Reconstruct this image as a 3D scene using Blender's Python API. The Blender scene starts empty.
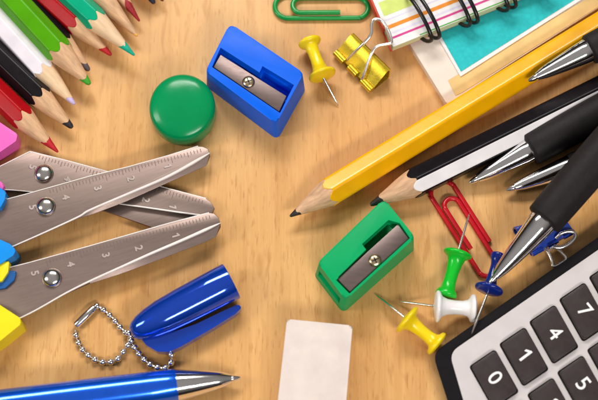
import bpy, bmesh, math, random
from mathutils import Vector, Matrix, noise
random.seed(7)
S = bpy.context.scene
COL = S.collection
PI = math.pi
# ------------------------------------------------------------------ camera (1 unit = 1 cm)
S.unit_settings.scale_length = 0.01
TILT, DIST, VIEW_W = math.radians(18), 42.0, 17.6
CAM = Vector((0, -DIST*math.sin(TILT), DIST*math.cos(TILT)))
FW = Vector((0, math.sin(TILT), -math.cos(TILT)))
UP = Vector((0, math.cos(TILT), math.sin(TILT)))
cd = bpy.data.cameras.new('camera'); co = bpy.data.objects.new('camera', cd); COL.objects.link(co)
co.location = CAM; co.rotation_euler = (TILT, 0, 0)
cd.sensor_width = 36; cd.lens = 36*DIST/VIEW_W; cd.clip_start = 0.5; cd.clip_end = 500
cd.dof.use_dof = True; cd.dof.focus_distance = DIST-0.3; cd.dof.aperture_fstop = 0.12
S.camera = co

def P(px, py, z=0.0):
    """point on the level z under a spot of the photograph (598 x 400)"""
    xn = (px-299)/598*VIEW_W/DIST; yn = -(py-200)/598*VIEW_W/DIST
    d = FW + Vector((1, 0, 0))*xn + UP*yn
    return CAM + d*((z-CAM.z)/d.z)
K = 598/VIEW_W          # pixels per cm

# ------------------------------------------------------------------ materials
def mat(name, col, rough=0.4, metal=0.0, coat=0.0, var=0.06, vscale=3.0, bump=0.0, bscale=40.0,
        trans=0.0, ior=1.45, sss=0.0, rvar=0.08, aniso=None, rot=None, spec=0.5):
    m = bpy.data.materials.new(name); m.use_nodes = True
    nt = m.node_tree; N = nt.nodes; L = nt.links
    b = N['Principled BSDF']
    b.inputs['Metallic'].default_value = metal
    b.inputs['Coat Weight'].default_value = coat; b.inputs['Coat Roughness'].default_value = 0.08
    b.inputs['Transmission Weight'].default_value = trans; b.inputs['IOR'].default_value = ior
    b.inputs['Specular IOR Level'].default_value = spec
    if sss:
        b.inputs['Subsurface Weight'].default_value = sss; b.inputs['Subsurface Radius'].default_value = (0.2, 0.12, 0.08)
    tc = N.new('ShaderNodeTexCoord')
    mp = N.new('ShaderNodeMapping'); L.new(tc.outputs['Object'], mp.inputs['Vector'])
    if aniso: mp.inputs['Scale'].default_value = aniso
    if rot is not None:                    # grain stretched along a direction in the table plane
        mp.vector_type = 'TEXTURE'; mp.inputs['Rotation'].default_value = (0, 0, math.radians(rot)); mp.inputs['Scale'].default_value = (9, 0.8, 0.8)
    nz = N.new('ShaderNodeTexNoise'); nz.inputs['Scale'].default_value = vscale; nz.inputs['Detail'].default_value = 5
    L.new(mp.outputs[0], nz.inputs['Vector'])
    r = N.new('ShaderNodeValToRGB')
    r.color_ramp.elements[0].position = 0.3; r.color_ramp.elements[1].position = 0.7
    lo = [max(0, c*(1-var)) for c in col]; hi = [min(1, c*(1+var)) for c in col]
    r.color_ramp.elements[0].color = (*lo, 1); r.color_ramp.elements[1].color = (*hi, 1)
    L.new(nz.outputs['Fac'], r.inputs['Fac']); L.new(r.outputs['Color'], b.inputs['Base Color'])
    mr = N.new('ShaderNodeMapRange'); mr.inputs['To Min'].default_value = max(0.02, rough-rvar); mr.inputs['To Max'].default_value = rough+rvar
    n2 = N.new('ShaderNodeTexNoise'); n2.inputs['Scale'].default_value = vscale*2.3; n2.inputs['Detail'].default_value = 6
    L.new(mp.outputs[0], n2.inputs['Vector']); L.new(n2.outputs['Fac'], mr.inputs['Value']); L.new(mr.outputs[0], b.inputs['Roughness'])
    if bump:
        n3 = N.new('ShaderNodeTexNoise'); n3.inputs['Scale'].default_value = bscale; n3.inputs['Detail'].default_value = 4
        L.new(mp.outputs[0], n3.inputs['Vector'])
        bp = N.new('ShaderNodeBump'); bp.inputs['Strength'].default_value = bump; bp.inputs['Distance'].default_value = 0.02
        L.new(n3.outputs['Fac'], bp.inputs['Height']); L.new(bp.outputs[0], b.inputs['Normal'])
    return m

def wood_table():
    m = bpy.data.materials.new('beech_wood'); m.use_nodes = True
    nt = m.node_tree; N = nt.nodes; L = nt.links; b = N['Principled BSDF']
    tc = N.new('ShaderNodeTexCoord')
    def mapped(scale, rot=0.10):
        mp = N.new('ShaderNodeMapping'); mp.inputs['Scale'].default_value = scale; mp.inputs['Rotation'].default_value = (0, 0, rot)
        L.new(tc.outputs['Object'], mp.inputs['Vector']); return mp
    def nz(mp, sc, det=6, dist=0.0, rough=0.55):
        n = N.new('ShaderNodeTexNoise'); n.inputs['Scale'].default_value = sc; n.inputs['Detail'].default_value = det
        n.inputs['Distortion'].default_value = dist; n.inputs['Roughness'].default_value = rough
        L.new(mp.outputs[0], n.inputs['Vector']); return n
    def mix(a, c, fac, mode='MIX'):
        x = N.new('ShaderNodeMix'); x.data_type = 'RGBA'; x.blend_type = mode
        for s, v in ((x.inputs[6], a), (x.inputs[7], c)):
            if isinstance(v, tuple): s.default_value = (*v, 1)
            else: L.new(v, s)
        if isinstance(fac, float): x.inputs[0].default_value = fac
        else: L.new(fac, x.inputs[0])
        return x.outputs[2]
    def ramp(v, p0, p1, c0=0.0, c1=1.0):
        r = N.new('ShaderNodeMapRange'); r.inputs['From Min'].default_value = p0; r.inputs['From Max'].default_value = p1
        r.inputs['To Min'].default_value = c0; r.inputs['To Max'].default_value = c1
        L.new(v, r.inputs['Value']); return r.outputs[0]
    broad = nz(mapped((0.35, 0.05, 1)), 1.0, 4, 0.4)
    fibre = nz(mapped((12.0, 0.5, 1)), 1.0, 9, 0.2, 0.7)
    pore = nz(mapped((17.0, 1.5, 1), 0.14), 1.0, 2, 0.1)
    streak = nz(mapped((1.6, 0.07, 1)), 1.0, 6, 0.8)
    fleck = nz(mapped((3.4, 0.9, 1), 0.22), 1.0, 2, 0.5)
    fleck2 = nz(mapped((7.0, 1.7, 1), -0.12), 1.0, 2, 0.4)
    c = mix((0.64, 0.325, 0.10), (0.78, 0.45, 0.175), ramp(broad.outputs['Fac'], 0.35, 0.65))
    c = mix(c, (0.50, 0.225, 0.062), ramp(streak.outputs['Fac'], 0.48, 0.75, 0, 0.45))
    c = mix(c, (0.80, 0.475, 0.21), ramp(fibre.outputs['Fac'], 0.5, 0.8, 0, 0.4))
    c = mix(c, (0.44, 0.19, 0.055), ramp(fibre.outputs['Fac'], 0.5, 0.25, 0, 0.28))
    c = mix(c, (0.42, 0.165, 0.04), ramp(fleck.outputs['Fac'], 0.58, 0.72, 0, 0.38))
    c = mix(c, (0.40, 0.16, 0.04), ramp(fleck2.outputs['Fac'], 0.60, 0.74, 0, 0.32))
    c = mix(c, (0.36, 0.15, 0.045), ramp(pore.outputs['Fac'], 0.62, 0.70, 0, 0.42))
    L.new(c, b.inputs['Base Color'])
    L.new(ramp(fibre.outputs['Fac'], 0.3, 0.7, 0.36, 0.5), b.inputs['Roughness'])
    b.inputs['Specular IOR Level'].default_value = 0.35
    bp = N.new('ShaderNodeBump'); bp.inputs['Strength'].default_value = 0.12; bp.inputs['Distance'].default_value = 0.02
    L.new(fibre.outputs['Fac'], bp.inputs['Height']); L.new(bp.outputs[0], b.inputs['Normal'])
    return m

M = {}
M['table'] = wood_table()
M['cedar'] = mat('cedar_wood', (0.66, 0.40, 0.225), 0.6, var=0.20, vscale=9, bump=0.3, bscale=16, spec=0.3, rot=-45)
M['cedar_graphite'] = mat('cedar_wood_pencil', (0.64, 0.39, 0.23), 0.6, var=0.20, vscale=9, bump=0.3, bscale=16, spec=0.3, rot=30)
M['cedar_pale'] = mat('pale_wood', (0.78, 0.55, 0.34), 0.6, var=0.14, vscale=9, bump=0.3, bscale=16, spec=0.3, rot=-43)
M['graphite'] = mat('graphite', (0.035, 0.03, 0.032), 0.32, metal=0.3, bump=0.2)
def paint(n, c, **k): 
    a = dict(rough=0.28, coat=0.0, spec=0.16, var=0.08, vscale=1.5, bump=0.04, bscale=9); a.update(k); M[n] = mat(n, c, **a)
paint('red_paint', (0.40, 0.004, 0.008)); paint('black_paint', (0.008, 0.006, 0.008), coat=0.0, spec=0.16, rough=0.25); paint('white_paint', (0.80, 0.74, 0.80))
paint('stripe_white', (0.92, 0.88, 0.89)); paint('lime_paint', (0.08, 0.34, 0.003)); paint('teal_paint', (0.0, 0.36, 0.19)); paint('cream_paint', (0.80, 0.55, 0.28))
paint('dark_red_paint', (0.36, 0.008, 0.012)); paint('orange_paint', (0.80, 0.16, 0.01)); paint('navy_paint', (0.02, 0.025, 0.05))
paint('maroon_paint', (0.10, 0.008, 0.01)); paint('yellow_paint', (0.93, 0.44, 0.0), rough=0.22, spec=0.4, coat=0.2); 
M['black_white'] = None
def lead(n, c): M[n] = mat(n, c, 0.5, var=0.2, vscale=8, bump=0.3, bscale=18)
lead('red_lead', (0.50, 0.012, 0.02)); lead('black_lead', (0.022, 0.018, 0.022)); lead('lilac_lead', (0.55, 0.45, 0.72))
lead('green_lead', (0.05, 0.34, 0.02)); lead('grey_lead', (0.10, 0.08, 0.085)); lead('teal_lead', (0.0, 0.40, 0.26)); lead('ochre_lead', (0.85, 0.45, 0.10))
lead('dark_red_lead', (0.30, 0.008, 0.015)); lead('orange_lead', (0.85, 0.14, 0.01)); lead('navy_lead', (0.012, 0.016, 0.03)); lead('maroon_lead', (0.12, 0.008, 0.012))
M['steel'] = mat('brushed_steel', (0.265, 0.195, 0.170), 0.42, metal=0.8, var=0.06, vscale=12, bump=0.03, bscale=16, rot=17, rvar=0.07)
M['edge_glint'] = mat('painted_edge_glint', (0.92, 0.86, 0.82), 0.35, metal=0.15, var=0.04)  # near-white, barely metallic: the highlight on the ground edges is in the colour
M['steel_dark'] = mat('sharpener_steel', (0.19, 0.14, 0.13), 0.42, metal=0.75, var=0.08, vscale=2.5, aniso=(1, 4, 1), bump=0.05)
M['chrome'] = mat('chrome', (0.86, 0.84, 0.84), 0.10, metal=1.0, var=0.03, rvar=0.03)
M['nickel'] = mat('nickel', (0.80, 0.76, 0.72), 0.16, metal=1.0, var=0.05, rvar=0.04)
M['wire'] = mat('nickel_wire', (0.92, 0.88, 0.84), 0.22, metal=0.9, var=0.05, rvar=0.04)
M['brass'] = mat('brass_screw', (0.78, 0.60, 0.36), 0.25, metal=1.0, var=0.08)
M['tick'] = mat('etched_ticks', (0.17, 0.115, 0.105), 0.6, var=0.1)
M['etch'] = mat('etched_digits', (0.50, 0.41, 0.375), 0.4, metal=0.3, var=0.08)
def plastic(n, c, **k):
    a = dict(rough=0.33, var=0.05, vscale=1.2, bump=0.05, bscale=22, sss=0.0); a.update(k); M[n] = mat(n, c, **a)
plastic('blue_plastic', (0.001, 0.125, 0.80), spec=0.18, rough=0.4); plastic('green_plastic', (0.0, 0.37, 0.115), spec=0.2, rough=0.4); plastic('green_disc', (0.0, 0.27, 0.085), rough=0.2, spec=0.35)
plastic('yellow_plastic', (0.90, 0.66, 0.008), rough=0.25); plastic('pin_green', (0.006, 0.50, 0.025), rough=0.22); plastic('pin_white', (0.86, 0.82, 0.82), rough=0.25)
plastic('pin_blue', (0.006, 0.020, 0.20), rough=0.14); plastic('clip_green', (0.002, 0.27, 0.045), rough=0.22); plastic('clip_red', (0.50, 0.008, 0.016), rough=0.2)
plastic('pink_handle', (0.86, 0.13, 0.50)); plastic('blue_handle', (0.0, 0.27, 0.80)); plastic('yellow_handle', (0.90, 0.74, 0.01)); plastic('navy_handle', (0.01, 0.10, 0.34))
M['blue_glass'] = mat('blue_translucent_plastic', (0.006, 0.10, 0.86), 0.10, metal=0.45, var=0.06, vscale=1.0, trans=0.45, ior=1.46, coat=0.8, rvar=0.03)
M['blue_barrel'] = mat('blue_barrel_plastic', (0.003, 0.13, 0.90), 0.20, metal=0.65, var=0.05, coat=0.9, rvar=0.03)
M['rubber'] = mat('black_rubber', (0.015, 0.012, 0.013), 0.6, spec=0.25, var=0.15, vscale=6, bump=0.15, bscale=45)
M['black_plastic'] = mat('black_plastic', (0.006, 0.005, 0.006), 0.4, spec=0.25, var=0.1, bump=0.05)
M['black_wire'] = mat('black_coated_wire', (0.010, 0.009, 0.010), 0.30, var=0.1)
M['gold'] = mat('gold_lacquer', (0.83, 0.60, 0.045), 0.26, metal=0.85, var=0.08, vscale=2, bump=0.06, bscale=14)
M['blue_metal'] = mat('blue_lacquer', (0.008, 0.045, 0.36), 0.24, metal=0.25, coat=0.4, var=0.08)
M['eraser'] = mat('white_eraser', (0.73, 0.635, 0.585), 0.62, var=0.07, vscale=1.8, bump=0.18, bscale=25, sss=0.1)
M['cream'] = mat('cream_card', (0.82, 0.715, 0.62), 0.7, var=0.05, vscale=2, bump=0.15, bscale=30)
M['white_paper'] = mat('white_paper', (0.86, 0.82, 0.80), 0.75, var=0.04, vscale=1.4, bump=0.08)
M['page_edge'] = mat('page_edges', (0.66, 0.70, 0.42), 0.8, var=0.2, vscale=3, aniso=(0.6, 0.6, 30))
M['kraft'] = mat('kraft_strip', (0.76, 0.52, 0.21), 0.7, var=0.12, vscale=1.5, bump=0.15, bscale=25)
M['teal_paper'] = mat('teal_paper', (0.03, 0.50, 0.52), 0.8, var=0.09, vscale=9, bump=0.3, bscale=35, spec=0.2)
M['red_card'] = mat('red_card', (0.62, 0.06, 0.03), 0.6, var=0.1)
for n, c in (('ink_orange', (0.82, 0.27, 0.02)), ('ink_magenta', (0.66, 0.05, 0.26)), ('ink_green', (0.10, 0.40, 0.06)), ('ink_lime', (0.62, 0.72, 0.18)), ('ink_lilac', (0.74, 0.70, 0.86))):
    M[n] = mat(n, c, 0.7, var=0.08, vscale=4)
M['silver_panel'] = mat('silver_panel', (0.78, 0.72, 0.71), 0.34, metal=0.35, var=0.03, vscale=1.5, bump=0.05, bscale=60)
M['key'] = mat('key_plastic', (0.042, 0.031, 0.031), 0.45, spec=0.3, var=0.12, vscale=5, bump=0.12, bscale=50)
M['key_white'] = mat('key_print', (0.88, 0.86, 0.86), 0.5, var=0.02)

# ------------------------------------------------------------------ helpers
def thing(name, label, cat, loc, group=None):
    o = bpy.data.objects.new(name, None); COL.objects.link(o)
    o.location = loc; o.empty_display_size = 0.3
    o['label'] = label; o['category'] = cat
    if group: o['group'] = group
    return o
def base_of(o):
    v = Vector((0, 0, 0))
    while o: v += o.location; o = o.parent
    return v
def link_mesh(name, me, parent):
    o = bpy.data.objects.new(name, me); COL.objects.link(o)
    if parent: o.parent = parent
    return o
def obj(name, bm, mats, parent=None, loc=None, sharp=38, kind=None):
    """bm is given in world space; it becomes ONE mesh object under its parent"""
    off = base_of(parent) if parent else (Vector(loc) if loc is not None else Vector((0, 0, 0)))
    bmesh.ops.translate(bm, verts=bm.verts, vec=-off)
    bmesh.ops.recalc_face_normals(bm, faces=bm.faces)
    me = bpy.data.meshes.new(name); bm.to_mesh(me); bm.free()
    for m in (mats if isinstance(mats, (list, tuple)) else [mats]): me.materials.append(m)
    if sharp is not None:
        for p in me.polygons: p.use_smooth = True
        me.set_sharp_from_angle(angle=math.radians(sharp))
    o = link_mesh(name, me, parent)
    if not parent: o.location = off
    if kind: o['kind'] = kind
    return o
def tag(o, label, cat, group=None):
    o['label'] = label; o['category'] = cat
    if group: o['group'] = group
    return o
def frame(o, x, up=Vector((0, 0, 1))):
    x = Vector(x).normalized(); y = up.cross(x)
    if y.length < 1e-4: y = Vector((0, 1, 0)).cross(x)
    y.normalize(); z = x.cross(y)
    return Matrix(((x.x, y.x, z.x, o[0]), (x.y, y.y, z.y, o[1]), (x.z, y.z, z.z, o[2]), (0, 0, 0, 1)))
def lathe(bm, Mx, prof, n=40, sy=1.0, sz=1.0, mi=0):
    rings = []
    for (x, r) in prof:
        if r < 1e-5: rings.append([bm.verts.new(Mx @ Vector((x, 0, 0)))])
        else: rings.append([bm.verts.new(Mx @ Vector((x, r*sy*math.cos(2*PI*i/n), r*sz*math.sin(2*PI*i/n)))) for i in range(n)])
    for a, b in zip(rings, rings[1:]):
        for i in range(n):
            j = (i+1) % n
            if len(a) == 1 and len(b) == 1: break
            if len(a) == 1: f = bm.faces.new((a[0], b[i], b[j]))
            elif len(b) == 1: f = bm.faces.new((a[i], b[0], a[j]))
            else: f = bm.faces.new((a[i], b[i], b[j], a[j]))
            f.material_index = mi
    for r in (rings[0], rings[-1]):
        if len(r) > 2:
            f = bm.faces.new(r); f.material_index = mi
def spline(pts, sub=8, closed=False):
    pts = [Vector(p) for p in pts]; n = len(pts); out = []
    for i in range(n if closed else n-1):
        g = lambda k: pts[k % n] if closed else pts[min(max(k, 0), n-1)]
        p0, p1, p2, p3 = g(i-1), g(i), g(i+1), g(i+2)
        for s in range(sub):
            t = s/sub
            out.append(0.5*((2*p1)+(p2-p0)*t+(2*p0-5*p1+4*p2-p3)*t*t+(3*p1-p0-3*p2+p3)*t**3))
    if not closed: out.append(pts[-1])
    return out
def tube(bm, pts, r, n=12, closed=False):
    m = len(pts); T = []
    for i in range(m):
        a = pts[(i-1) % m] if (closed or i > 0) else pts[0]; b = pts[(i+1) % m] if (closed or i < m-1) else pts[-1]
        T.append((b-a).normalized())
    u = T[0].orthogonal().normalized(); rings = []
    for i in range(m):
        u = (u - T[i]*u.dot(T[i])).normalized(); v = T[i].cross(u)
        rr = r(i/(m-1)) if callable(r) else r
        rings.append([bm.verts.new(pts[i]+(u*math.cos(2*PI*k/n)+v*math.sin(2*PI*k/n))*rr) for k in range(n)])
    for i in range(m if closed else m-1):
        a, b = rings[i], rings[(i+1) % m]
        for k in range(n): bm.faces.new((a[k], a[(k+1) % n], b[(k+1) % n], b[k]))
    if not closed:
        bm.faces.new(rings[0][::-1]); bm.faces.new(rings[-1])
def rounded(pts, r, seg=6):
    """polygon corners rounded with radius about r (a number or one per corner)"""
    out = []; n = len(pts)
    for i in range(n):
        p = pts[i]; a = (pts[i-1]-p); b = (pts[(i+1) % n]-p)
        ri = r[i] if isinstance(r, (list, tuple)) else r
        la, lb = a.length, b.length; a.normalize(); b.normalize()
        ang = a.angle(b); d = min(ri/math.tan(ang/2) if ang < 3.1 else 0, la*0.48, lb*0.48)
        if d < 1e-4: out.append(p); continue
        for k in range(seg+1):
            t = k/seg
            out.append((p+a*d)*(1-t)**2 + p*2*t*(1-t) + (p+b*d)*t*t)
    return out
def slab(bm, top, zbot, flare=0.0, bev=0.0, seg=3, mi=0):
    """prism under a polygon of world points; its foot may flare outwards; top edge bevelled"""
    c = sum(top, Vector())/len(top); n = len(top)
    tv = [bm.verts.new(p) for p in top]
    bv = []
    for p in top:
        d = Vector((p.x-c.x, p.y-c.y, 0)); d = d.normalized()*flare if d.length else d
        bv.append(bm.verts.new((p.x+d.x, p.y+d.y, zbot)))
    ft = bm.faces.new(tv); fb = bm.faces.new(bv[::-1]); fs = []
    for i in range(n):
        j = (i+1) % n; fs.append(bm.faces.new((tv[j], tv[i], bv[i], bv[j])))
    for f in [ft, fb]+fs: f.material_index = mi
    if bev:
        es = list(ft.edges)
        bmesh.ops.bevel(bm, geom=es, offset=bev, segments=seg, profile=0.5, affect='EDGES', clamp_overlap=True)
def box(bm, Mx, sx, sy, sz, bev=0.0):
    r = bmesh.ops.create_cube(bm, size=1.0, matrix=Mx @ Matrix.Diagonal((sx, sy, sz, 1)))
    if bev:
        es = list({e for v in r['verts'] for e in v.link_edges})
        bmesh.ops.bevel(bm, geom=es, offset=bev, segments=2, profile=0.5, affect='EDGES')
def sphere(bm, c, r, u=14, v=10, scale=(1, 1, 1), Mx=None):
    m = (Mx or Matrix.Translation(c)) @ Matrix.Diagonal((r*scale[0], r*scale[1], r*scale[2], 1))
    bmesh.ops.create_uvsphere(bm, u_segments=u, v_segments=v, radius=1.0, matrix=m)
def bool_cut(bm_a, cutters):
    def tmp(b):
        bmesh.ops.recalc_face_normals(b, faces=b.faces)
        me = bpy.data.meshes.new('tmp'); b.to_mesh(me); b.free()
        o = bpy.data.objects.new('tmp', me); COL.objects.link(o); return o
    a = tmp(bm_a); cs = [tmp(c) for c in cutters]
    for c in cs:
        md = a.modifiers.new('b', 'BOOLEAN'); md.operation = 'DIFFERENCE'; md.solver = 'EXACT'; md.object = c
    bpy.context.view_layer.update()
    dg = bpy.context.evaluated_depsgraph_get()
    me = bpy.data.meshes.new_from_object(a.evaluated_get(dg))
    bm = bmesh.new(); bm.from_mesh(me); bpy.data.meshes.remove(me)
    for o in [a]+cs:
        d = o.data; bpy.data.objects.remove(o); bpy.data.meshes.remove(d)
    return bm
_tcache = {'1': ([Vector(p) for p in ((-0.02, -0.5, 0), (0.13, -0.5, 0), (0.13, 0.5, 0), (0.02, 0.5, 0), (-0.26, 0.30, 0), (-0.26, 0.14, 0), (-0.02, 0.29, 0))], [[0, 1, 2, 6], [6, 2, 3], [6, 3, 4, 5]])}
def glyph(ch):
    if ch not in _tcache:
        cu = bpy.data.curves.new('g', 'FONT'); cu.body = ch; cu.size = 1.0; cu.align_x = 'CENTER'; cu.resolution_u = 6
        o = bpy.data.objects.new('g', cu); COL.objects.link(o); bpy.context.view_layer.update()
        me = bpy.data.meshes.new_from_object(o.evaluated_get(bpy.context.evaluated_depsgraph_get()))
        vs = [v.co.copy() for v in me.vertices]; fs = [list(p.vertices) for p in me.polygons]
        x0, x1 = min(v.x for v in vs), max(v.x for v in vs); y0, y1 = min(v.y for v in vs), max(v.y for v in vs)
        c = Vector(((x0+x1)/2, (y0+y1)/2, 0)); h = y1-y0
        _tcache[ch] = ([(v-c)/h for v in vs], fs)
        bpy.data.objects.remove(o); bpy.data.curves.remove(cu); bpy.data.meshes.remove(me)
    return _tcache[ch]
def put_glyph(bm, ch, c, ex, ey, h, bold=0.0, mi=0):
    vs, fs = glyph(ch)
    shifts = [(0, 0)] if not bold else [(-bold, 0), (bold, 0), (0, bold), (0, -bold)]
    for k, (dx, dy) in enumerate(shifts):
        bvs = [bm.verts.new(c+ex*(v.x*h+dx)+ey*(v.y*h+dy)+Vector((0, 0, 0.0004*k))) for v in vs]
        for f in fs:
            try: bm.faces.new([bvs[i] for i in f]).material_index = mi
            except ValueError: pass

# ------------------------------------------------------------------ table
bm = bmesh.new()
slab(bm, [Vector(p) for p in ((-45, -32, 0), (45, -32, 0), (45, 40, 0), (-45, 40, 0))], -2.4)
obj('table_top', bm, M['table'], kind='structure')

# ------------------------------------------------------------------ pencils
def pencil(label, tip, collar, width, z, length, body_m, wood_m, lead_m, lead_px, group, roll=0.0, tipr=0.035, striped=False, cat='pencil', name='coloured_pencil', aim=None):
    """tip / collar: where the point and the paint edge lie in the photo; z: height of the axis"""
    A = P(*tip, z); B = P(*collar, z)
    d = (B-A); cone = d.length
    if aim: d = P(*aim, z)-A
    d.normalize()
    Mx = frame(A, d)
    a = width/K/2*0.97; R = a/math.cos(PI/6)
    n = 72
    def rad(phi):                                   # hexagon with softly rounded corners
        t = ((phi-roll+PI/6) % (PI/3)) - PI/6
        return min(a/math.cos(t), R*0.965)
    tan = a*0.985/cone
    rnd = random.Random(sum(map(ord, label)))
    wob = [rnd.uniform(-0.02, 0.02) for _ in range(6)]
    phis = [2*PI*i/n for i in range(n)]
    pt = lambda x, r, p: Mx @ Vector((x, r*math.cos(p), r*math.sin(p)))
    dcol = [rad(p)*0.97/tan + wob[int(p/(PI/3)) % 6] + 0.10*(rad(p)/a-1)*cone for p in phis]
    t = thing(name, label, cat, (A.x+d.x*cone*1.5, A.y+d.y*cone*1.5, A.z-a), group)
    bm = bmesh.new()                                # paint
    r0 = [bm.verts.new(pt(dcol[i], rad(p)*0.955, p)) for i, p in enumerate(phis)]
    r1 = [bm.verts.new(pt(dcol[i]+0.025, rad(p), p)) for i, p in enumerate(phis)]
    r2 = [bm.verts.new(pt(length, rad(p), p)) for p in phis]
    for i in range(n):
        j = (i+1) % n
        f1 = bm.faces.new((r0[i], r0[j], r1[j], r1[i])); f2 = bm.faces.new((r1[i], r1[j], r2[j], r2[i]))
        if striped:
            dl = (phis[i]+PI/n-roll+PI) % (2*PI)-PI
            for f in (f1, f2): f.material_index = 1 if abs(dl) < 0.46 else 0
    bm.faces.new(r2)
    obj('painted_body', bm, body_m, t, sharp=30)
    bm = bmesh.new()                                # sharpened wood
    ll = lead_px/K
    ra = [bm.verts.new(pt(dcol[i]+0.01, rad(p)*0.953, p)) for i, p in enumerate(phis)]
    jit = [rnd.uniform(-0.06, 0.06) for _ in range(9)]
    le = [ll*(1+jit[int(9*i/n)]*0.9+0.10*math.sin(2*p+jit[0]*40)) for i, p in enumerate(phis)]
    prev = ra
    for s in (0.35, 0.7, 1.0):
        ring = []
        for i, p in enumerate(phis):
            x = dcol[i]*(1-s)+le[i]*s
            rr = min(x*tan*(1+0.02*math.sin(3*p+s*5)), rad(p)*0.953)
            ring.append(bm.verts.new(pt(x, rr, p)))
        for i in range(n): bm.faces.new((prev[i], prev[(i+1) % n], ring[(i+1) % n], ring[i]))
        prev = ring
    obj('sharpened_wood', bm, wood_m, t, sharp=50)
    bm = bmesh.new()                                # lead
    ra = [bm.verts.new(pt(le[i]+0.02, (le[i]+0.02)*tan*0.97, p)) for i, p in enumerate(phis)]
    x1 = tipr/tan
    rb = [bm.verts.new(pt(x1, tipr, p)) for p in phis]
    rc = [bm.verts.new(pt(x1-tipr*0.7, tipr*0.6, p)) for p in phis]
    for u, v in ((ra, rb), (rb, rc)):
        for i in range(n): bm.faces.new((u[i], u[(i+1) % n], v[(i+1) % n], v[i]))
    bm.faces.new(rc)
    obj('lead_tip', bm, lead_m, t, sharp=60)
    return t
G = 'coloured pencils fanned out at the top left'
W, WP = M['cedar'], M['cedar_pale']
pencil('red colouring pencil nearest the scissors with a wide red point', (61.5, 155.5), (26, 121), 24.5, 0.37, 15, M['red_paint'], W, M['red_lead'], 22, G, roll=0.2, tipr=0.04)
pencil('glossy black colouring pencil between a red pencil and a white pencil', (80, 135), (43, 99.5), 24.5, 0.37, 15, M['black_paint'], W, M['black_lead'], 19, G, roll=0.5, tipr=0.085)
pencil('white colouring pencil with a pale lilac point', (79, 109), (47, 74), 24.5, 0.37, 15, M['white_paint'], WP, M['lilac_lead'], 15, G, roll=0.1, tipr=0.055)
pencil('lime green colouring pencil with a bright green point', (96, 91), (62, 54), 27, 0.64, 15, M['lime_paint'], W, M['green_lead'], 18, G, roll=0.35, tipr=0.085)
pencil('dark pencil with a blunt grey point half hidden under the lime green pencil', (96, 78), (66, 45), 21, 0.33, 15, M['black_paint'], W, M['grey_lead'], 20, G, roll=0.2, tipr=0.08)
pencil('red colouring pencil between the dark pencil and the teal green pencil', (116.5, 60), (80, 27), 24.5, 0.37, 15, M['red_paint'], W, M['red_lead'], 19, G, roll=0.1, tipr=0.06)
pencil('teal green colouring pencil with a long wooden cone and teal point', (138.5, 59), (99, 23), 24, 0.66, 15, M['teal_paint'], WP, M['teal_lead'], 22, G, roll=0.4, tipr=0.04)
pencil('pale wooden pencil point with an ochre tip beside the teal point', (142, 41), (101, -3), 27, 0.42, 14, M['cream_paint'], W, M['ochre_lead'], 11, G, roll=0.2, tipr=0.05)
pencil('dark red pencil point at the upper edge beside the pale wooden cone', (143, 26), (110, -20), 21, 0.36, 14, M['dark_red_paint'], W, M['dark_red_lead'], 30, G, roll=0.2)
pencil('bright orange pencil point just showing at the upper edge', (148, 5), (118, -42), 22, 0.58, 14, M['orange_paint'], W, M['orange_lead'], 20, G, roll=0.2)
pencil('navy black pencil point at the upper edge, next to the orange point', (160, 11), (128, -32), 24.5, 0.37, 14, M['navy_paint'], W, M['navy_lead'], 18, G, roll=0.2, tipr=0.07)
pencil('maroon pencil point at the upper edge, farthest right of the coloured points', (167, 6.5), (136, -38), 24.5, 0.37, 14, M['maroon_paint'], W, M['maroon_lead'], 16, G, roll=0.2, tipr=0.05)
pencil('thick yellow graphite pencil lying from the notebook towards the green sharpener', (286.5, 218.5), (327, 195.5), 29, 0.43, 17, M['yellow_paint'], M['cedar_graphite'], M['graphite'], 13, None, roll=PI/2-0.30, tipr=0.045, name='graphite_pencil', aim=(598, 27.5))
pencil('black graphite pencil with a white stripe along its side', (364, 208), (408.5, 183.5), 29, 0.43, 17, [M['black_paint'], M['stripe_white']], M['cedar_graphite'], M['graphite'], 19, None, roll=PI/2+0.60, striped=(0,), tipr=0.07, name='graphite_pencil', aim=(598, 92))

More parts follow.
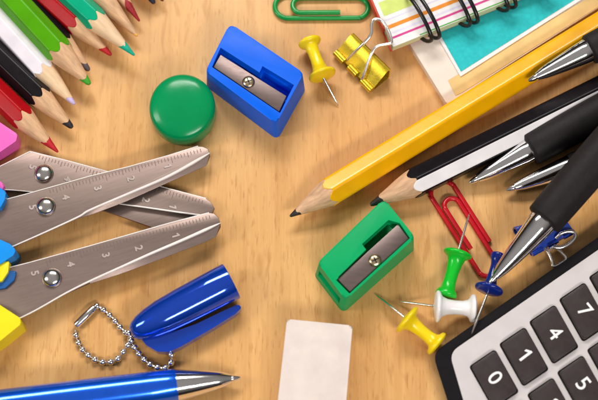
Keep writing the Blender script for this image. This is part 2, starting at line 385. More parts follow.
# ------------------------------------------------------------------ scissors
GS = 'childrens ruler scissors with points to the right'
def scissors(label, ztop, top_px, ridge_px, low_px, lower_blade_px, rivet, handles, digits, tick0, tick_dir, ntick, tick_from):
    """top_px: ruler edge from tip to handle; ridge_px: ground ridge, tip to handle; low_px: cutting edge, handle to tip"""
    allp = [P(*p, 0) for p in top_px]
    t = thing('scissors', label, 'scissors', (P(*rivet, 0).x, P(*rivet, 0).y, 0), GS)
    th = 0.11; zb = ztop-th
    face = [P(*p, ztop) for p in top_px] + [P(*p, ztop) for p in reversed(ridge_px)]
    bm = bmesh.new()
    # ruler face with a small bevel, plus the ground bevel sloping from the ridge to the cutting edge
    slab(bm, face, zb, 0.0, 0.02, 2)
    if low_px:
        rp = [P(*p, ztop-0.02) for p in ridge_px]
        lp = [P(*p, zb+0.015) for p in low_px]
        k = min(len(rp), len(lp))
        vr = [bm.verts.new(p) for p in rp]; vl = [bm.verts.new(p) for p in lp]
        vr2 = [bm.verts.new(Vector((p.x, p.y, zb-0.005))) for p in rp]; vl2 = [bm.verts.new(Vector((p.x, p.y, zb-0.005))) for p in lp]
        for i in range(k-1):
            bm.faces.new((vr[i], vr[i+1], vl[i+1], vl[i])); bm.faces.new((vl[i], vl[i+1], vl2[i+1], vl2[i]))
            bm.faces.new((vr2[i], vl2[i], vl2[i+1], vr2[i+1]))
        bm.faces.new((vr[0], vl[0], vl2[0], vr2[0])); bm.faces.new((vr[-1], vr2[-1], vl2[-1], vl[-1]))
    blade = obj('blade', bm, M['steel'], t, sharp=25)
    # ground line along ridge and ruler edge, its highlight painted as near-white colour
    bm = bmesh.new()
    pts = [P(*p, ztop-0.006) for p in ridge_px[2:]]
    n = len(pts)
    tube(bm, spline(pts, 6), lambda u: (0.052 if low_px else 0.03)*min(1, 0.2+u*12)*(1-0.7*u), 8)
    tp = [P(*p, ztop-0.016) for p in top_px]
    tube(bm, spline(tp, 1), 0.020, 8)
    obj('painted_edge_glint', bm, M['edge_glint'], blade)
    # scale
    bm = bmesh.new()
    o = P(*tick0, ztop+0.004); e = P(*tick_dir, ztop+0.004)-o; L = e.length; e.normalize()
    nrm = Vector((e.y, -e.x, 0))
    if nrm.dot(P(*ridge_px[len(ridge_px)//2], ztop)-o) < 0: nrm = -nrm
    for i in range(tick_from, ntick):
        ln = 0.20 if i % 10 == 0 else (0.155 if i % 5 == 0 else 0.105)
        c = o+e*(i*0.0985); w = 0.009
        vs = [bm.verts.new(c+e*s*w+nrm*q) for s, q in ((-1, 0.045), (1, 0.045), (1, 0.045+ln), (-1, 0.045+ln))]
        bm.faces.new(vs)
    for ch, px in digits:
        c = P(*px, ztop+0.006); b2 = bmesh.new()
        put_glyph(b2, ch, c, nrm, -e, 0.21, 0.008, 1)
        put_glyph(b2, ch, c+e*0.018+nrm*0.016-Vector((0, 0, 0.002)), nrm, -e, 0.21, 0.004, 0)
        obj('etched_digit', b2, [M['tick'], M['etch']], blade, sharp=None)
    obj('ruler_ticks', bm, M['tick'], blade, sharp=None)
    # partner blade under it
    bm = bmesh.new()
    slab(bm, [P(*p, zb-0.012) for p in lower_blade_px], zb-0.012-th, 0, 0.02, 2)
    obj('lower_blade', bm, M['steel'], t, sharp=25)
    # rivet
    bm = bmesh.new(); c = P(*rivet, ztop)
    lathe(bm, frame(c, (0, 0, 1)), [(-0.02, 0.29), (0.02, 0.287), (0.07, 0.265), (0.12, 0.22), (0.155, 0.15), (0.172, 0.07), (0.176, 0)], 36)
    obj('rivet', bm, M['nickel'], t)
    for pts, z1, m, r in handles:
        bm = bmesh.new()
        slab(bm, rounded([P(*p, z1) for p in pts], r), 0.0, 0.0, 0.07, 4)
        obj('handle', bm, M[m], t)
    return t
# uppermost pair, lying under its neighbour
scissors('steel ruler scissors with pink handles, crossed underneath the blue handled pair', 0.30,
    [(206, 198.5), (162, 187), (105, 171), (66, 160.5), (30, 151.5), (0, 166.5), (-40, 182)],
    [(211, 202), (214.5, 208), (211, 216), (195, 214.5), (150, 208), (118, 203.5), (85, 198), (28, 191.5), (0, 189.5), (-40, 190)], None,
    [(205, 203), (211, 210), (206, 228), (197, 240), (182, 236), (152, 227), (106, 211), (60, 200), (60, 182), (150, 195)],
    (44, 173.5),
    [([(-60, 88), (-5, 119), (17.5, 134), (16, 141), (0, 152), (-60, 185)], 0.62, 'pink_handle', 0.07),
     ([(-60, 180), (0, 181), (4.5, 185), (2, 190), (-60, 196)], 0.5, 'pink_handle', 0.08)],
    [('1', (173, 207)), ('2', (146, 200)), ('4', (68, 179)), ('5', (33, 167)), ('3', (106, 188))],
    (206.5, 199.5), (66, 161), 53, 1)
scissors('steel ruler scissors with blue handles, lying uppermost with the point below the green disc', 0.58,
    [(198, 146.2), (167, 156), (128, 167), (89, 176.5), (27, 194), (6, 199.5), (-40, 206)],
    [(203, 146.6), (207.5, 148.5), (209.8, 153), (170, 175.5), (130, 193), (90, 210), (75, 218.5), (16, 245), (-40, 268)],
    [(207.5, 148.5), (210.3, 156), (206.5, 165.5), (165, 184), (127, 201), (97, 212.5), (75, 219.5)],
    [(202, 150), (204, 158), (196, 166), (127, 196), (75, 214), (10, 238), (-35, 250), (-35, 215), (30, 200), (130, 172)],
    (46, 206.5),
    [([(-60, 176), (0, 187.5), (6, 192), (4.5, 200), (0, 208), (-60, 214)], 0.85, 'blue_handle', 0.07),
     ([(-60, 232), (0, 239.5), (10, 244), (16, 250), (13, 255.5), (0, 264), (-60, 290)], 0.85, 'blue_handle', 0.07)],
    [('1', (168, 166)), ('2', (131, 178.5)), ('3', (98, 188)), ('4', (66, 197)), ('5', (33, 207))],
    (203, 146.5), (46, 189), 48, 1)
scissors('steel ruler scissors with yellow handles, lowest of the three with the point over another blade', 0.58,
    [(209, 212.8), (170, 223), (90, 246), (30, 262.5), (8, 268), (-40, 280)],
    [(214, 213.3), (218.5, 217.5), (220.4, 223), (185, 239), (150, 254), (120, 267.5), (90, 281), (66, 293), (20, 318), (-40, 340)],
    [(218.5, 217.5), (220.8, 227), (216, 236.5), (205, 242), (150, 263), (120, 274), (90, 283.5), (66, 294)],
    [(214, 220), (216, 226), (208, 234), (150, 254), (90, 275), (20, 308), (-35, 325), (-35, 288), (30, 270), (90, 252)],
    (52, 278),
    [([(-60, 268), (0, 264.5), (9.5, 259.5), (8, 272), (2, 281), (-60, 292)], 0.78, 'yellow_handle', 0.06),
     ([(-60, 276), (3, 272), (17, 270), (14, 280), (5, 288), (-60, 300)], 0.66, 'navy_handle', 0.08),
     ([(-60, 285), (0, 305), (20, 318), (21, 324), (0, 341), (-60, 380)], 0.85, 'yellow_handle', 0.07)],
    [('1', (176, 235.5)), ('2', (139, 248)), ('3', (106, 255)), ('4', (71, 264)), ('5', (35, 273))],
    (212, 213), (50, 257.5), 51, 1)

# ------------------------------------------------------------------ sharpeners
def sharpener(label, top, cuts, blade, screw, z, mname, flare, hole_edge, grip=False, name='pencil_sharpener'):
    t = thing(name, label, 'sharpener', (P(*screw, 0).x, P(*screw, 0).y, 0), 'plastic pencil sharpeners')
    tp = rounded([P(*p, z) for p in top], 0.17)
    bm = bmesh.new(); slab(bm, tp, 0.0, flare, 0.06, 3)
    cutters = []
    for pts, depth in cuts:
        cb = bmesh.new()
        q = [P(*p, z+0.3) for p in pts]; zz = [P(*p, z) for p in pts]
        up = [Vector((a.x, a.y, z+0.3)) for a in zz]
        slab(cb, up, z-depth); cutters.append(cb)
    # the pencil bore at one end
    a, b = P(*top[hole_edge[0]], z*0.5), P(*top[hole_edge[1]], z*0.5)
    o1 = P(*top[hole_edge[2]], z*0.5); o2 = P(*top[hole_edge[3]], z*0.5)
    mid = (a+b)/2; inward = ((o1+o2)/2-mid).normalized()
    cb = bmesh.new(); lathe(cb, frame(mid-inward*0.6, inward), [(0, 0.40), (0.6, 0.36), (2.2, 0.10)], 24)
    cutters.append(cb)
    if grip:                                        # finger groove along the end face
        a, b = P(*top[3], z), P(*top[2], z); e = b-a; out = Vector((e.y, -e.x, 0)).normalized()
        if out.dot(mid-(o1+o2)/2+inward*0) < 0 and out.dot(a-P(*top[0], z)) < 0: out = -out
        if out.dot(a-P(*top[0], z)) < 0: out = -out
        p0, p1 = a.lerp(b, 0.10), a.lerp(b, 0.86)
        cb = bmesh.new(); slab(cb, [Vector((q.x, q.y, 0.80)) for q in (p0-out*0.05, p1-out*0.05, p1+out*0.6, p0+out*0.6)], 0.34, 0, 0.0)
        cutters.append(cb)
    bm = bool_cut(bm, cutters)
    obj('body', bm, M[mname], t, sharp=32)
    bm = bmesh.new()
    bl = [P(*p, z-0.07) for p in blade]
    slab(bm, bl, z-0.16, 0, 0.018, 2)
    bo = obj('blade', bm, M['steel_dark'], t, sharp=25)
    bm = bmesh.new(); c = P(*screw, z-0.07)
    lathe(bm, frame(c, (0, 0, 1)), [(-0.02, 0.19), (0.02, 0.185), (0.055, 0.15), (0.075, 0.08), (0.078, 0)], 28)
    sc = obj('screw', bm, M['brass'], t)
    bm = bmesh.new()
    for ang in (0.4, 0.4+PI/2):
        box(bm, Matrix.Translation(c+Vector((0, 0, 0.064))) @ Matrix.Rotation(ang, 4, 'Z'), 0.22, 0.035, 0.034)
    obj('screw_slot', bm, M['graphite'], sc)
    return t
sharpener('bright blue plastic sharpener beside the green disc',
    [(230, 23), (304, 73), (276, 124), (205.5, 71)],
    [([(220.5, 47.5), (259.5, 72.5), (262.5, 66), (294, 85), (280, 113), (212, 67)], 0.28), ([(224.5, 51.5), (260.5, 75), (263.5, 68), (291.5, 85.5), (286, 97)], 0.75)],
    [(220.5, 54.5), (286.5, 96), (279.2, 111.6), (213.5, 67)], (248.5, 82), 1.15, 'blue_plastic', 0.07, (0, 3, 1, 2))
sharpener('green plastic sharpener in the middle right, lying over the pencil point',
    [(384, 198.5), (415.5, 237.5), (345.5, 300), (317.5, 262.5)],
    [([(388.5, 220), (399.5, 223), (410, 238), (349.5, 293.5), (336, 280), (366, 249.5), (362, 244)], 0.28), ([(388.5, 221), (394, 226), (340, 278), (338, 277), (366, 249.5), (362, 244)], 0.75)],
    [(398, 224), (409, 238.5), (350, 292), (337.5, 279)], (375, 260.5), 1.2, 'green_plastic', 0.10, (0, 1, 2, 3), True)

# ------------------------------------------------------------------ green disc magnet
c = P(184.5, 114.5, 0)
bm = bmesh.new()
R = 0.975
LN = 0.13
Mm = frame(c+Vector((0, -0.02, 0.13)), (0, -math.sin(LN), math.cos(LN)))
lathe(bm, Mm, [(0, 0), (0, R*0.94), (0.04, R*0.985), (0.15, R), (0.66, R), (0.76, R*0.985), (0.84, R*0.945), (0.89, R*0.88), (0.95, R*0.7), (1.0, R*0.45), (1.022, R*0.2), (1.028, 0)], 72,
      sy=1.0 if abs(Mm[0][1]) > 0.5 else 1.04, sz=1.04 if abs(Mm[0][1]) > 0.5 else 1.0)
tag(obj('magnet', bm, M['green_disc'], None, loc=c, sharp=60), 'round glossy green disc magnet beside the blue sharpener', 'magnet')

# ------------------------------------------------------------------ push pins
GP = 'plastic push pins with steel points'
def pushpin(label, head, flange, tip, zh, zf, zt, m, rh, rf, rw, hw=0.10):
    A = P(*head, zh); B = P(*flange, zf); C = P(*tip, zt)
    t = thing('push_pin', label, 'push pin', (A.x*0.5+B.x*0.5, A.y*0.5+B.y*0.5, 0), GP)
    L = (B-A).length; Mx = frame(A, B-A)
    bm = bmesh.new()
    prof = [(-hw-0.015, 0), (-hw-0.01, rh*0.6), (-hw+0.015, rh*0.9), (-hw+0.05, rh), (0.0, rh*0.99), (0.045, rh*0.9), (0.075, rw*1.35), (0.13, rw*1.08),
            (L*0.3, rw*0.92), (L*0.55, rw*0.92), (L*0.8, rw*1.08), (L-0.06, rw*1.35), (L-0.01, rf*0.82), (L+0.03, rf*0.97), (L+0.07, rf), (L+0.11, rf*0.96), (L+0.14, rf*0.8), (L+0.17, 0.12), (L+0.19, 0.05), (L+0.19, 0)]
    lathe(bm, Mx, prof, 36)
    obj('plastic_head', bm, m, t, sharp=50)
    bm = bmesh.new(); s = B+(B-A).normalized()*0.15; D = C-s
    lathe(bm, frame(s, D), [(0, 0.036), (D.length*0.72, 0.034), (D.length*0.92, 0.018), (D.length, 0.003)], 14)
    obj('steel_point', bm, M['nickel'], t)
    return t
pushpin('yellow push pin lying below the green paper clip', (310, 43), (321.5, 73), (338.5, 106), 0.46, 0.52, 0.05, M['yellow_plastic'], 0.35, 0.42, 0.195)
pushpin('bright green push pin standing next to the red paper clip', (446.5, 293), (457, 256), (469.5, 213), 0.42, 0.50, 0.85, M['pin_green'], 0.31, 0.42, 0.20)
pushpin('white push pin lying under the green push pin', (472, 308.5), (440, 306.5), (399.5, 301.5), 0.45, 0.48, 0.08, M['pin_white'], 0.41, 0.46, 0.22)
pushpin('yellow push pin lying beside the calculator corner', (436, 343), (409, 321), (374.5, 293.5), 0.42, 0.5, 0.06, M['yellow_plastic'], 0.38, 0.46, 0.19)
pushpin('dark blue push pin with its point on the calculator edge', (498, 257), (489.5, 287), (471.5, 334), 0.60, 0.68, 0.80, M['pin_blue'], 0.22, 0.41, 0.15)

# ------------------------------------------------------------------ paper clips
def gem(L, Wd, g):
    """centre line of a paper clip in its own plane: double end at x=0"""
    r1, r2, r3 = Wd/2, (Wd-g)/2, (Wd-2*g)/2
    pts = []
    def arc(cx, cy, r, a0, a1, n=12):
        for k in range(n+1):
            a = a0+(a1-a0)*k/n; pts.append((cx+r*math.cos(a), cy+r*math.sin(a)))
    pts.append((L*0.72, -Wd/2)); pts.append((L*0.45, -Wd/2))
    arc(r1, 0, r1, -PI/2, -3*PI/2)
    pts.append((L*0.5, Wd/2))
    arc(L-r2, Wd/2-r2, r2, PI/2, -PI/2)
    pts.append((L*0.6, Wd/2-2*r2))
    xi = L*0.19
    arc(xi+r3, Wd/2-2*r2+r3, r3, -PI/2, -3*PI/2)
    pts.append((L*0.45, Wd/2-2*r2+2*r3)); pts.append((L*0.70, Wd/2-2*r2+2*r3))
    return pts
def paperclip(label, p0, p1, wd, g, r, m, flip=1, z=0.07):
    A, B = P(*p0, z), P(*p1, z)
    L = (B-A).length; Mx = frame(A, B-A); c = (A+B)/2
    n0 = gem(L, wd, g); pts = []
    for i, (x, y) in enumerate(n0):
        u = i/(len(n0)-1)
        pts.append(Mx @ Vector((x, y*flip, 0.12*max(0, u-0.6)/0.4)))
    bm = bmesh.new(); tube(bm, spline(pts, 3), r, 14)
    tag(obj('paper_clip', bm, m, None, loc=(c.x, c.y, 0), sharp=60), label, 'paper clip', 'plastic coated paper clips')
paperclip('green coated paper clip at the upper edge above the yellow push pin', (275, 6.5), (368, 6), 0.80, 0.13, 0.078, M['clip_green'], -1)
paperclip('red coated paper clip lying between the green and blue push pins', (437, 183), (495, 274), 0.76, 0.14, 0.074, M['clip_red'], -1)

# ------------------------------------------------------------------ binder clips
def binder(label, spine, lip, H, m, wires, roll_r=0.115, zl=0.12, group='binder clips with wire handles'):
    s0, s1 = P(*spine[0], H), P(*spine[1], H); l0, l1 = P(*lip[0], zl), P(*lip[1], zl)
    c = (s0+s1+l0+l1)/4
    t = thing('binder_clip', label, 'binder clip', (c.x, c.y, 0), group)
    th = 0.035
    bm = bmesh.new()
    n = 8; rows = []
    for k in range(n+1):
        u = k/n; S_, L_ = s0.lerp(s1, u), l0.lerp(l1, u)
        d = Vector((L_.x-S_.x, L_.y-S_.y, 0)); ln = d.length; d.normalize()
        b0 = Vector((S_.x, S_.y, 0)); up = Vector((0, 0, 1))
        prof = []
        # outside: lip top -> shoulder -> rounded spine -> bottom -> lip bottom, then back inside
        outer = [(ln, zl+0.05), (ln*0.55, zl+0.05+(H-zl)*0.46), (0.14, H-0.02), (0.06, H-0.01), (0.01, H-0.06), (0.0, H-0.14), (0.0, 0.12), (0.02, 0.04), (0.10, 0.005), (ln, 0.03)]
        inner = [(ln, 0.03+th), (0.12, 0.05), (0.045, 0.13), (0.045, H-0.15), (0.09, H-0.07), (0.15, H-0.07), (ln*0.55, zl+0.005+(H-zl)*0.46), (ln, zl+0.01)]
        rows.append([bm.verts.new(b0+d*a+up*z) for a, z in outer+inner])
    for a, b in zip(rows, rows[1:]):
        q = len(a)
        for i in range(q): bm.faces.new((a[i], a[(i+1) % q], b[(i+1) % q], b[i]))
    bm.faces.new(rows[0][::-1]); bm.faces.new(rows[-1])
    body = obj('clip_body', bm, m, t, sharp=40)
    bm = bmesh.new()
    for (u0, u1) in ((0.0, 0.25), (0.38, 0.60), (0.74, 1.0)):
        for z in (zl+0.06,):
            a, b = l0.lerp(l1, u0), l0.lerp(l1, u1); a.z = b.z = z
            e = b-a; lathe(bm, frame(a, e), [(0, 0.03), (0, roll_r), (e.length, roll_r), (e.length, 0.03)], 18)
    obj('rolled_lip', bm, m, body, sharp=40)
    for pts in wires:
        bm = bmesh.new()
        tube(bm, spline([P(x, y, z) for x, y, z in pts], 8), 0.052, 12)
        obj('wire_handle', bm, M['wire'], t, sharp=60)
    return t
binder('gold binder clip at the corner of the spiral notepad', [(354, 32), (391, 68)], [(335.5, 53), (371.5, 91)], 0.72, M['gold'],
    [[(347.5, 60, 0.20), (350, 57, 0.30), (361, 46, 0.66), (368, 39, 0.80), (371.3, 33, 0.86), (371.5, 25, 0.9), (374, 19.5, 0.92), (381, 20.5, 0.92), (387, 28, 0.92), (391, 38, 0.92), (391, 43, 0.9), (385, 44.5, 0.88), (377, 46.5, 0.86), (372.5, 52, 0.80), (369, 60, 0.66), (363.5, 76, 0.34), (362, 80, 0.22)]])
binder('dark blue binder clip under the black pen, next to the calculator', [(514, 226), (561, 214)], [(532, 255), (574, 232)], 0.42, M['blue_metal'],
    [[(549, 250, 0.2), (553, 247.5, 0.42), (561, 247.5, 0.45), (569, 244, 0.45), (575, 237.5, 0.45), (574, 232.5, 0.45), (568, 231.5, 0.45), (561, 233.5, 0.42), (556, 238, 0.30)],
     [(544, 247, 0.12), (549, 254, 0.14), (552, 261, 0.15), (553, 266, 0.15), (557, 265.5, 0.15), (566, 259.5, 0.15), (563, 254, 0.15), (557, 248, 0.13), (555, 244, 0.12)]], roll_r=0.07, zl=0.16)

# ------------------------------------------------------------------ notebook with teal page (lower) 
c = P(520, 30, 0)
nb = thing('notebook', 'cream covered notebook with teal page and kraft strip under the spiral notepad', 'notebook', (c.x, c.y, 0))
def flat(name, pts, z0, z1, m, parent, r=0.03, bev=0.012):
    bm = bmesh.new(); slab(bm, rounded([P(*p, z1) for p in pts], r, 4), z0, 0, bev, 2)
    return obj(name, bm, m, parent, sharp=30)
flat('cover', [(408, 41), (447, 104), (626, -10), (700, -60), (610, -200), (340, -68)], 0.0, 0.30, M['cream'], nb, 0.06, 0.03)
flat('kraft_strip', [(448, 80.5), (455.5, 95.5), (462, 92.5), (624, -9.5), (700, -60), (690, -75), (588, -2)], 0.302, 0.316, M['kraft'], nb, 0.0, 0.0)
flat('backing_sheet', [(428, 20), (460.5, 76.5), (580, 0.5), (660, -50), (590, -160), (420, -60)], 0.337, 0.352, M['white_paper'], nb, 0.02, 0.004)
flat('teal_sheet', [(432, 20), (461, 71.5), (574, 0), (650, -50), (590, -150), (425, -60)], 0.354, 0.368, M['teal_paper'], nb, 0.02, 0.004)

# ------------------------------------------------------------------ spiral notepad (upper)
c = P(450, -20, 0)
sp = thing('spiral_notepad', 'white spiral notepad with orange and magenta stripes and black wire rings', 'notepad', (c.x, c.y, 0.37))
zt = 0.74
E0, E1 = P(393, 47, zt), P(600, -36, zt)                 # ring edge of the pad
L0 = P(371, -4, zt)                                       # left edge direction
ex = (E1-E0).normalized(); ey = Vector((-ex.y, ex.x, 0))
W_ = 8.0; H_ = 7.0
lft = (L0-E0).normalized()
C4 = [E0, E0+ex*W_, E0+ex*W_+lft*H_, E0+lft*H_]
bm = bmesh.new(); 
slab(bm, rounded([Vector((p.x, p.y, 0.44))+lft*0.02-ex*(0.05 if i in (0, 3) else 0) for i, p in enumerate(C4)], 0.05), 0.375, 0, 0.01, 1)
obj('cover', bm, M['red_card'], sp, sharp=30)
bm = bmesh.new(); slab(bm, rounded(C4, 0.03, 3), 0.446, 0, 0.0)
for f in bm.faces:
    if abs(f.normal.z) < 0.5: f.material_index = 1
bmesh.ops.recalc_face_normals(bm, faces=bm.faces)
for f in bm.faces: f.material_index = 0 if f.normal.z > 0.5 else 1
pb = obj('page_block', bm, [M['white_paper'], M['page_edge']], sp, sharp=30)
# red binding edge on the left side
bm = bmesh.new()
q = [E0+lft*0.65-ex*0.055, E0+lft*0.65+ex*0.0, E0+lft*H_+ex*0.0, E0+lft*H_-ex*0.055]
slab(bm, [p+Vector((0, 0, -0.03)) for p in q], 0.45, 0, 0.01, 1)
obj('edge_tape', bm, M['red_card'], sp, sharp=30)
bm = bmesh.new()
inks = ['ink_orange', 'ink_magenta', 'ink_green', 'ink_lime', 'ink_lilac']
def stripe(d0, d1, x0, x1, k, zz=0.004):
    """a printed band d0..d1 from the ring edge"""
    o = E0+Vector((0, 0, zz))
    vs = [bm.verts.new(o+lft*(d/ lft.dot(ey))+ex*x) for d, x in ((d0, x0), (d0, x1), (d1, x1), (d1, x0))]
    bm.faces.new(vs).material_index = k
stripe(0.02, 0.06, 0.9, 7.9, 2); stripe(0.24, 0.31, 0.02, 7.9, 1); stripe(0.58, 0.70, 0.02, 7.9, 0)
stripe(0.40, 0.46, 0.02, 7.9, 4); stripe(1.02, 1.5, 0.12, 1.1, 3); stripe(0.86, 0.90, 0.05, 7.9, 4)
obj('printed_stripes', bm, [M[k] for k in inks], pb, sharp=None)
for i in range(7):
    cpt = E0+ex*(1.22+i*1.27)
    for s in (-0.13, 0.13):
        pts = []
        for k in range(30):
            a = -1.15*PI + 2*PI*0.90*k/29 + 0.32*PI
            pts.append(Vector((cpt.x, cpt.y, 0))+ex*(s-0.20*max(0, -math.sin(a))+0.05*math.cos(a))+ey*(0.52-0.80*math.cos(a))+Vector((0, 0, 0.82+0.40*math.sin(a))))
        bm = bmesh.new(); tube(bm, pts, 0.062, 12)
        obj('wire_ring', bm, M['black_wire'], sp, sharp=60)

# ------------------------------------------------------------------ pens
def pen(name, label, tip, end, z0, z1, r_end, grip_r, grip_len, cone_m, grip_m, group, cone_r0=0.13, ball=0.30, cuff=None, band=None, ground=0.0):
    A, B = P(*tip, z0), P(*end, z1); L = (B-A).length; Mx = frame(A, B-A); d = (B-A).normalized()
    t = thing(name, label, 'pen', (B.x, B.y, ground), group)
    bm = bmesh.new()
    lathe(bm, Mx, [(0, 0), (0.01, 0.032), (0.04, 0.045), (0.07, 0.062), (ball*0.75, 0.095), (ball*0.8, 0.082), (ball, 0.085), (ball, 0.05)], 24)
    obj('ball_point', bm, M['chrome'], t)
    bm = bmesh.new()
    prof = [(ball-0.02, 0.06), (ball-0.02, cone_r0*0.92), (ball+0.03, cone_r0)]
    for k in range(1, 9):
        u = k/8; prof.append((ball+(L-ball)*u, cone_r0+(r_end-cone_r0)*(u**0.74)))
    prof += [(L+0.02, r_end*0.97)]
    lathe(bm, Mx, prof, 48)
    obj('chrome_cone', bm, cone_m, t, sharp=40)
    bm = bmesh.new()
    prof = [(L-0.0, r_end*0.9), (L+0.0, r_end*1.0), (L+0.05, grip_r*0.97)]
    m = 12
    for k in range(m+1):
        u = k/m; prof.append((L+0.08+(grip_len-0.08)*u, grip_r*(1+0.06*math.sin(u*PI))))
    prof += [(L+grip_len+0.05, grip_r*0.96)]
    lathe(bm, Mx, prof, 48)
    obj('grip' if grip_m is M['rubber'] else 'barrel', bm, grip_m, t, sharp=40)
    bm = bmesh.new(); X = L+grip_len+0.052
    lathe(bm, Mx, [(X, grip_r*0.93), (X+0.02, grip_r*0.98), (X+6.0, grip_r*0.92), (X+6.1, grip_r*0.7)], 40)
    obj('upper_barrel', bm, M['black_plastic'] if grip_m is M['rubber'] else grip_m, t, sharp=40)
    return t, Mx, L
GB = 'black pens with chrome cones'
pen('ballpoint_pen', 'black pen with chrome cone lying over the yellow pencil', (528, 81), (588, 50.5), 0.98, 1.16, 0.37, 0.46, 4.0, M['chrome'], M['rubber'], GB, ground=0.0)
pen('ballpoint_pen', 'black pen with chrome cone pointing below the black and white pencil', (469, 183), (529, 150.5), 0.30, 0.46, 0.37, 0.50, 4.5, M['chrome'], M['rubber'], GB)
pen('ballpoint_pen', 'black pen with short chrome cone nearly hidden beneath another pen', (506, 190.5), (570, 166), 0.26, 0.36, 0.33, 0.36, 3.0, M['chrome'], M['black_plastic'], GB)
pen('ballpoint_pen', 'large black pen on top of the others, pointing at the blue push pin', (489, 284), (543, 221), 1.02, 1.38, 0.41, 0.545, 4.5, M['chrome'], M['rubber'], GB)
pt, pm, pl = pen('ballpoint_pen', 'glossy blue pen with chrome cone along the lower edge', (240.5, 377.5), (177, 385.5), 0.34, 0.46, 0.455, 0.475, 8.0, M['chrome'], M['blue_barrel'], None, cone_r0=0.135, ball=0.27)

# ------------------------------------------------------------------ blue cap on a ball chain
A = P(131.5, 333, 0.50); B = P(231.5, 281, 0.58); d = (B-A); L = d.length; Mx = frame(A, d)
cap = thing('pen_cap', 'translucent blue pen cap with side clip hanging on a ball chain', 'pen cap', ((A.x+B.x)/2, (A.y+B.y)/2, 0))
bm = bmesh.new()
outer = [(0.0, 0), (0.0, 0.13), (0.03, 0.19), (0.12, 0.28), (0.3, 0.37), (0.6, 0.45), (1.0, 0.505), (1.6, 0.535), (2.4, 0.55), (L-0.03, 0.56), (L, 0.545)]
inner = [(L, 0.50), (L-0.03, 0.49), (2.4, 0.48), (1.6, 0.465), (1.0, 0.43), (0.6, 0.37), (0.4, 0.28), (0.3, 0.0)]
lathe(bm, Mx, outer+inner, 64)
obj('cap_shell', bm, M['blue_glass'], cap, sharp=50)
bm = bmesh.new()
cp = [(139, 336), (146, 345), (157, 351.5), (169, 352), (181, 346.5), (212, 328.5), (236, 313.5), (241.8, 307.5), (239, 304), (225, 310), (196, 324), (170, 333), (155, 334)]
slab(bm, rounded([P(*p, 0.46) for p in cp], 0.15, 4), 0.10, 0, 0.15, 5)
obj('pocket_clip', bm, M['blue_glass'], cap, sharp=50)
# inner core seen through the shell
bm = bmesh.new()
lathe(bm, Mx, [(0.5, 0), (0.5, 0.2), (1.0, 0.30), (L-0.5, 0.34), (L-0.5, 0.28), (1.1, 0.24), (0.9, 0)], 32)
obj('inner_sleeve', bm, M['blue_barrel'], cap, sharp=50)
cpath = [(97, 306), (103, 309.5), (112, 317.5), (120, 327), (126.5, 333.5), (131, 338), (127, 346), (118, 358.5), (110, 362), (100, 361.5), (90, 356.5), (82, 349), (77, 339), (75, 330)]
c2 = [(128.5, 333), (132, 343), (137.5, 352), (144, 359.5), (151, 365), (160, 368), (168, 367), (171.5, 361), (171.5, 354)]
ch = thing('ball_chain', 'silver ball chain looped through the end of the blue cap', 'chain', (P(100, 335).x, P(100, 335).y, 0))
bead_me = None
def beads(path, z, step=0.225, lift=None):
    global bead_me
    pts = spline([P(x, y, z) for x, y in path], 24)
    bm = bmesh.new(); tube(bm, pts[::3]+[pts[-1]], 0.022, 6); obj('chain_wire', bm, M['nickel'], ch)
    acc = 0; last = pts[0]; out = [pts[0]]
    for p in pts[1:]:
        acc += (p-last).length; last = p
        if acc >= step: out.append(p); acc = 0
    for p in out:
        if bead_me is None:
            b = bmesh.new(); sphere(b, Vector((0, 0, 0)), 0.104, 16, 10)
            bead_me = bpy.data.meshes.new('bead'); b.to_mesh(bead_me); b.free(); bead_me.materials.append(M['nickel'])
            for f in bead_me.polygons: f.use_smooth = True
        o = link_mesh('bead', bead_me, ch); o.location = p-base_of(ch)
beads(cpath, 0.09); beads(c2, 0.13)
bm = bmesh.new(); a, b = P(75.5, 326, 0.11), P(95, 307, 0.11); e = b-a
lathe(bm, frame(a, e), [(0, 0.05), (0.0, 0.085), (0.04, 0.11), (e.length*0.5, 0.115), (e.length-0.04, 0.11), (e.length, 0.085), (e.length, 0.05)], 20)
obj('connector', bm, M['nickel'], ch)

# ------------------------------------------------------------------ eraser
bm = bmesh.new(); z = 0.95
slab(bm, rounded([P(287, 319, z), P(352.5, 325.5, z), P(342, 452, z), P(272, 452, z)], 0.10, 5), 0.0, 0.0, 0.09, 5)
c = P(313, 385, 0)
tag(obj('eraser', bm, M['eraser'], None, loc=(c.x, c.y, 0), sharp=50), 'plain white rectangular eraser at the lower edge', 'eraser')

# ------------------------------------------------------------------ calculator
c = P(560, 360, 0)
ca = thing('calculator', 'black and silver calculator with dark number keys', 'calculator', (c.x, c.y, 0))
zc = 0.62
bm = bmesh.new()
slab(bm, rounded([P(x, y, zc) for x, y in ((432.5, 353), (760, 124), (1010, 430), (580, 800), (448, 402))], [0.45, 0.6, 0.6, 0.6, 2.0], 10), 0.0, -0.10, 0.10, 4)
obj('case', bm, M['black_plastic'], ca, sharp=40)
zp = 0.70
bm = bmesh.new()
slab(bm, rounded([P(x, y, zp) for x, y in ((449.5, 353), (760, 137.5), (995, 430), (590, 780), (466, 409))], [0.42, 0.5, 0.5, 0.5, 2.0], 10), zc-0.02, 0.0, 0.035, 3)
obj('face_plate', bm, M['silver_panel'], ca, sharp=40)
zk = 0.86
O = Vector((472.4, 366.4)); U = Vector((30.0, -22.4)); V = Vector((28.0, 50.6))       # key grid in the photo
ku = Vector((23.2, -16.2)); kv = Vector((21.6, 39.6))
names = {(0, 0): '0', (0, 1): '1', (0, 2): '4', (0, 3): '7', (1, 1): '2', (1, 2): '5', (1, 3): '8', (1, 0): '.', (2, 1): '3', (2, 2): '6', (2, 3): '9'}
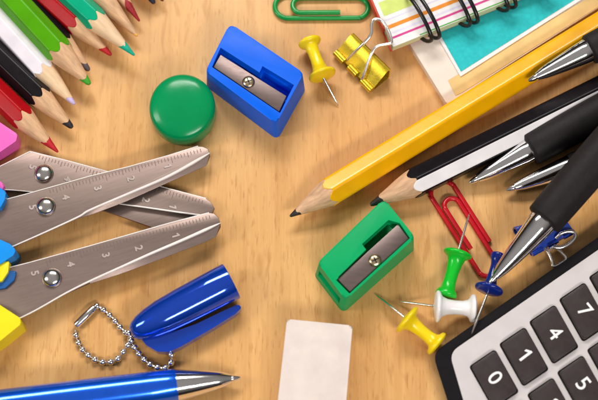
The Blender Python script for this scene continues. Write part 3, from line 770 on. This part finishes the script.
for r in range(4):
    for q in range(6):
        o = O+U*q+V*r
        pts = [o, o+ku, o+ku+kv, o+kv]
        wp = rounded([P(p.x, p.y, zk) for p in pts], 0.09, 5)
        bm = bmesh.new(); slab(bm, wp, zp-0.01, 0.035, 0.035, 3)
        k = obj('key', bm, M['key'], ca, sharp=45)
        # dark gap around the key
        bm = bmesh.new(); cc = sum(wp, Vector())/len(wp)
        g = [Vector((cc.x+(p.x-cc.x)*1.13, cc.y+(p.y-cc.y)*1.09, zp+0.004)) for p in wp]
        bm.faces.new([bm.verts.new(p) for p in g])
        obj('key_gap', bm, M['black_plastic'], k, sharp=None)
        ch_ = names.get((r, q))
        if ch_:
            e1 = (P(o.x+U.x, o.y+U.y, zk)-P(o.x, o.y, zk)).normalized(); e2 = Vector((e1.y, -e1.x, 0))
            m = (o+o+ku+ku+kv+kv)*0.5 if False else o+(ku+kv)*0.5
            bm = bmesh.new()
            put_glyph(bm, ch_, P(m.x+0.5, m.y-0.5, zk+0.004), e2, e1, 0.42 if ch_ != '.' else 0.08, 0.005)
            obj('digit', bm, M['key_white'], k, sharp=None)

# ------------------------------------------------------------------ light
w = bpy.data.worlds.new('World'); S.world = w; w.use_nodes = True
wn = w.node_tree; bg = wn.nodes['Background']; bg.inputs[1].default_value = 0.30
wt = wn.nodes.new('ShaderNodeTexCoord'); wx = wn.nodes.new('ShaderNodeSeparateXYZ'); wr = wn.nodes.new('ShaderNodeValToRGB')
wn.links.new(wt.outputs['Generated'], wx.inputs[0]); wn.links.new(wx.outputs['Z'], wr.inputs['Fac'])
wr.color_ramp.elements[0].position = 0.25; wr.color_ramp.elements[0].color = (0.05, 0.045, 0.045, 1)
wr.color_ramp.elements[1].position = 0.95; wr.color_ramp.elements[1].color = (1.0, 0.95, 0.91, 1)
wn.links.new(wr.outputs['Color'], bg.inputs[0])
def area(name, loc, target, size, power, col=(1, 1, 1), sy=None):
    l = bpy.data.lights.new(name, 'AREA'); l.shape = 'RECTANGLE'; l.size = size; l.size_y = sy or size; l.energy = power; l.color = col
    o = bpy.data.objects.new(name, l); COL.objects.link(o); o.location = loc
    d = Vector(target)-Vector(loc); o.rotation_euler = d.to_track_quat('-Z', 'Y').to_euler()
    return o
area('softbox_key', (-4, 36, 40), (0, 0, 0), 34, 23000, (1.0, 0.97, 0.93), 11)
area('softbox_front', (14, -30, 34), (0, 0, 0), 24, 11500, (1.0, 0.97, 0.94), 6)
area('softbox_fill', (-40, -4, 30), (0, 0, 0), 10, 7500, (1.0, 0.96, 0.92), 20)

S.view_settings.view_transform = 'Standard'; S.view_settings.look = 'None'; S.view_settings.exposure = 0; S.view_settings.gamma = 1
S.render.engine = 'CYCLES'
S.cycles.use_denoising = True
S.cycles.max_bounces = 8; S.cycles.transmission_bounces = 8; S.cycles.caustics_reflective = False; S.cycles.caustics_refractive = False
S.cycles.sample_clamp_indirect = 6
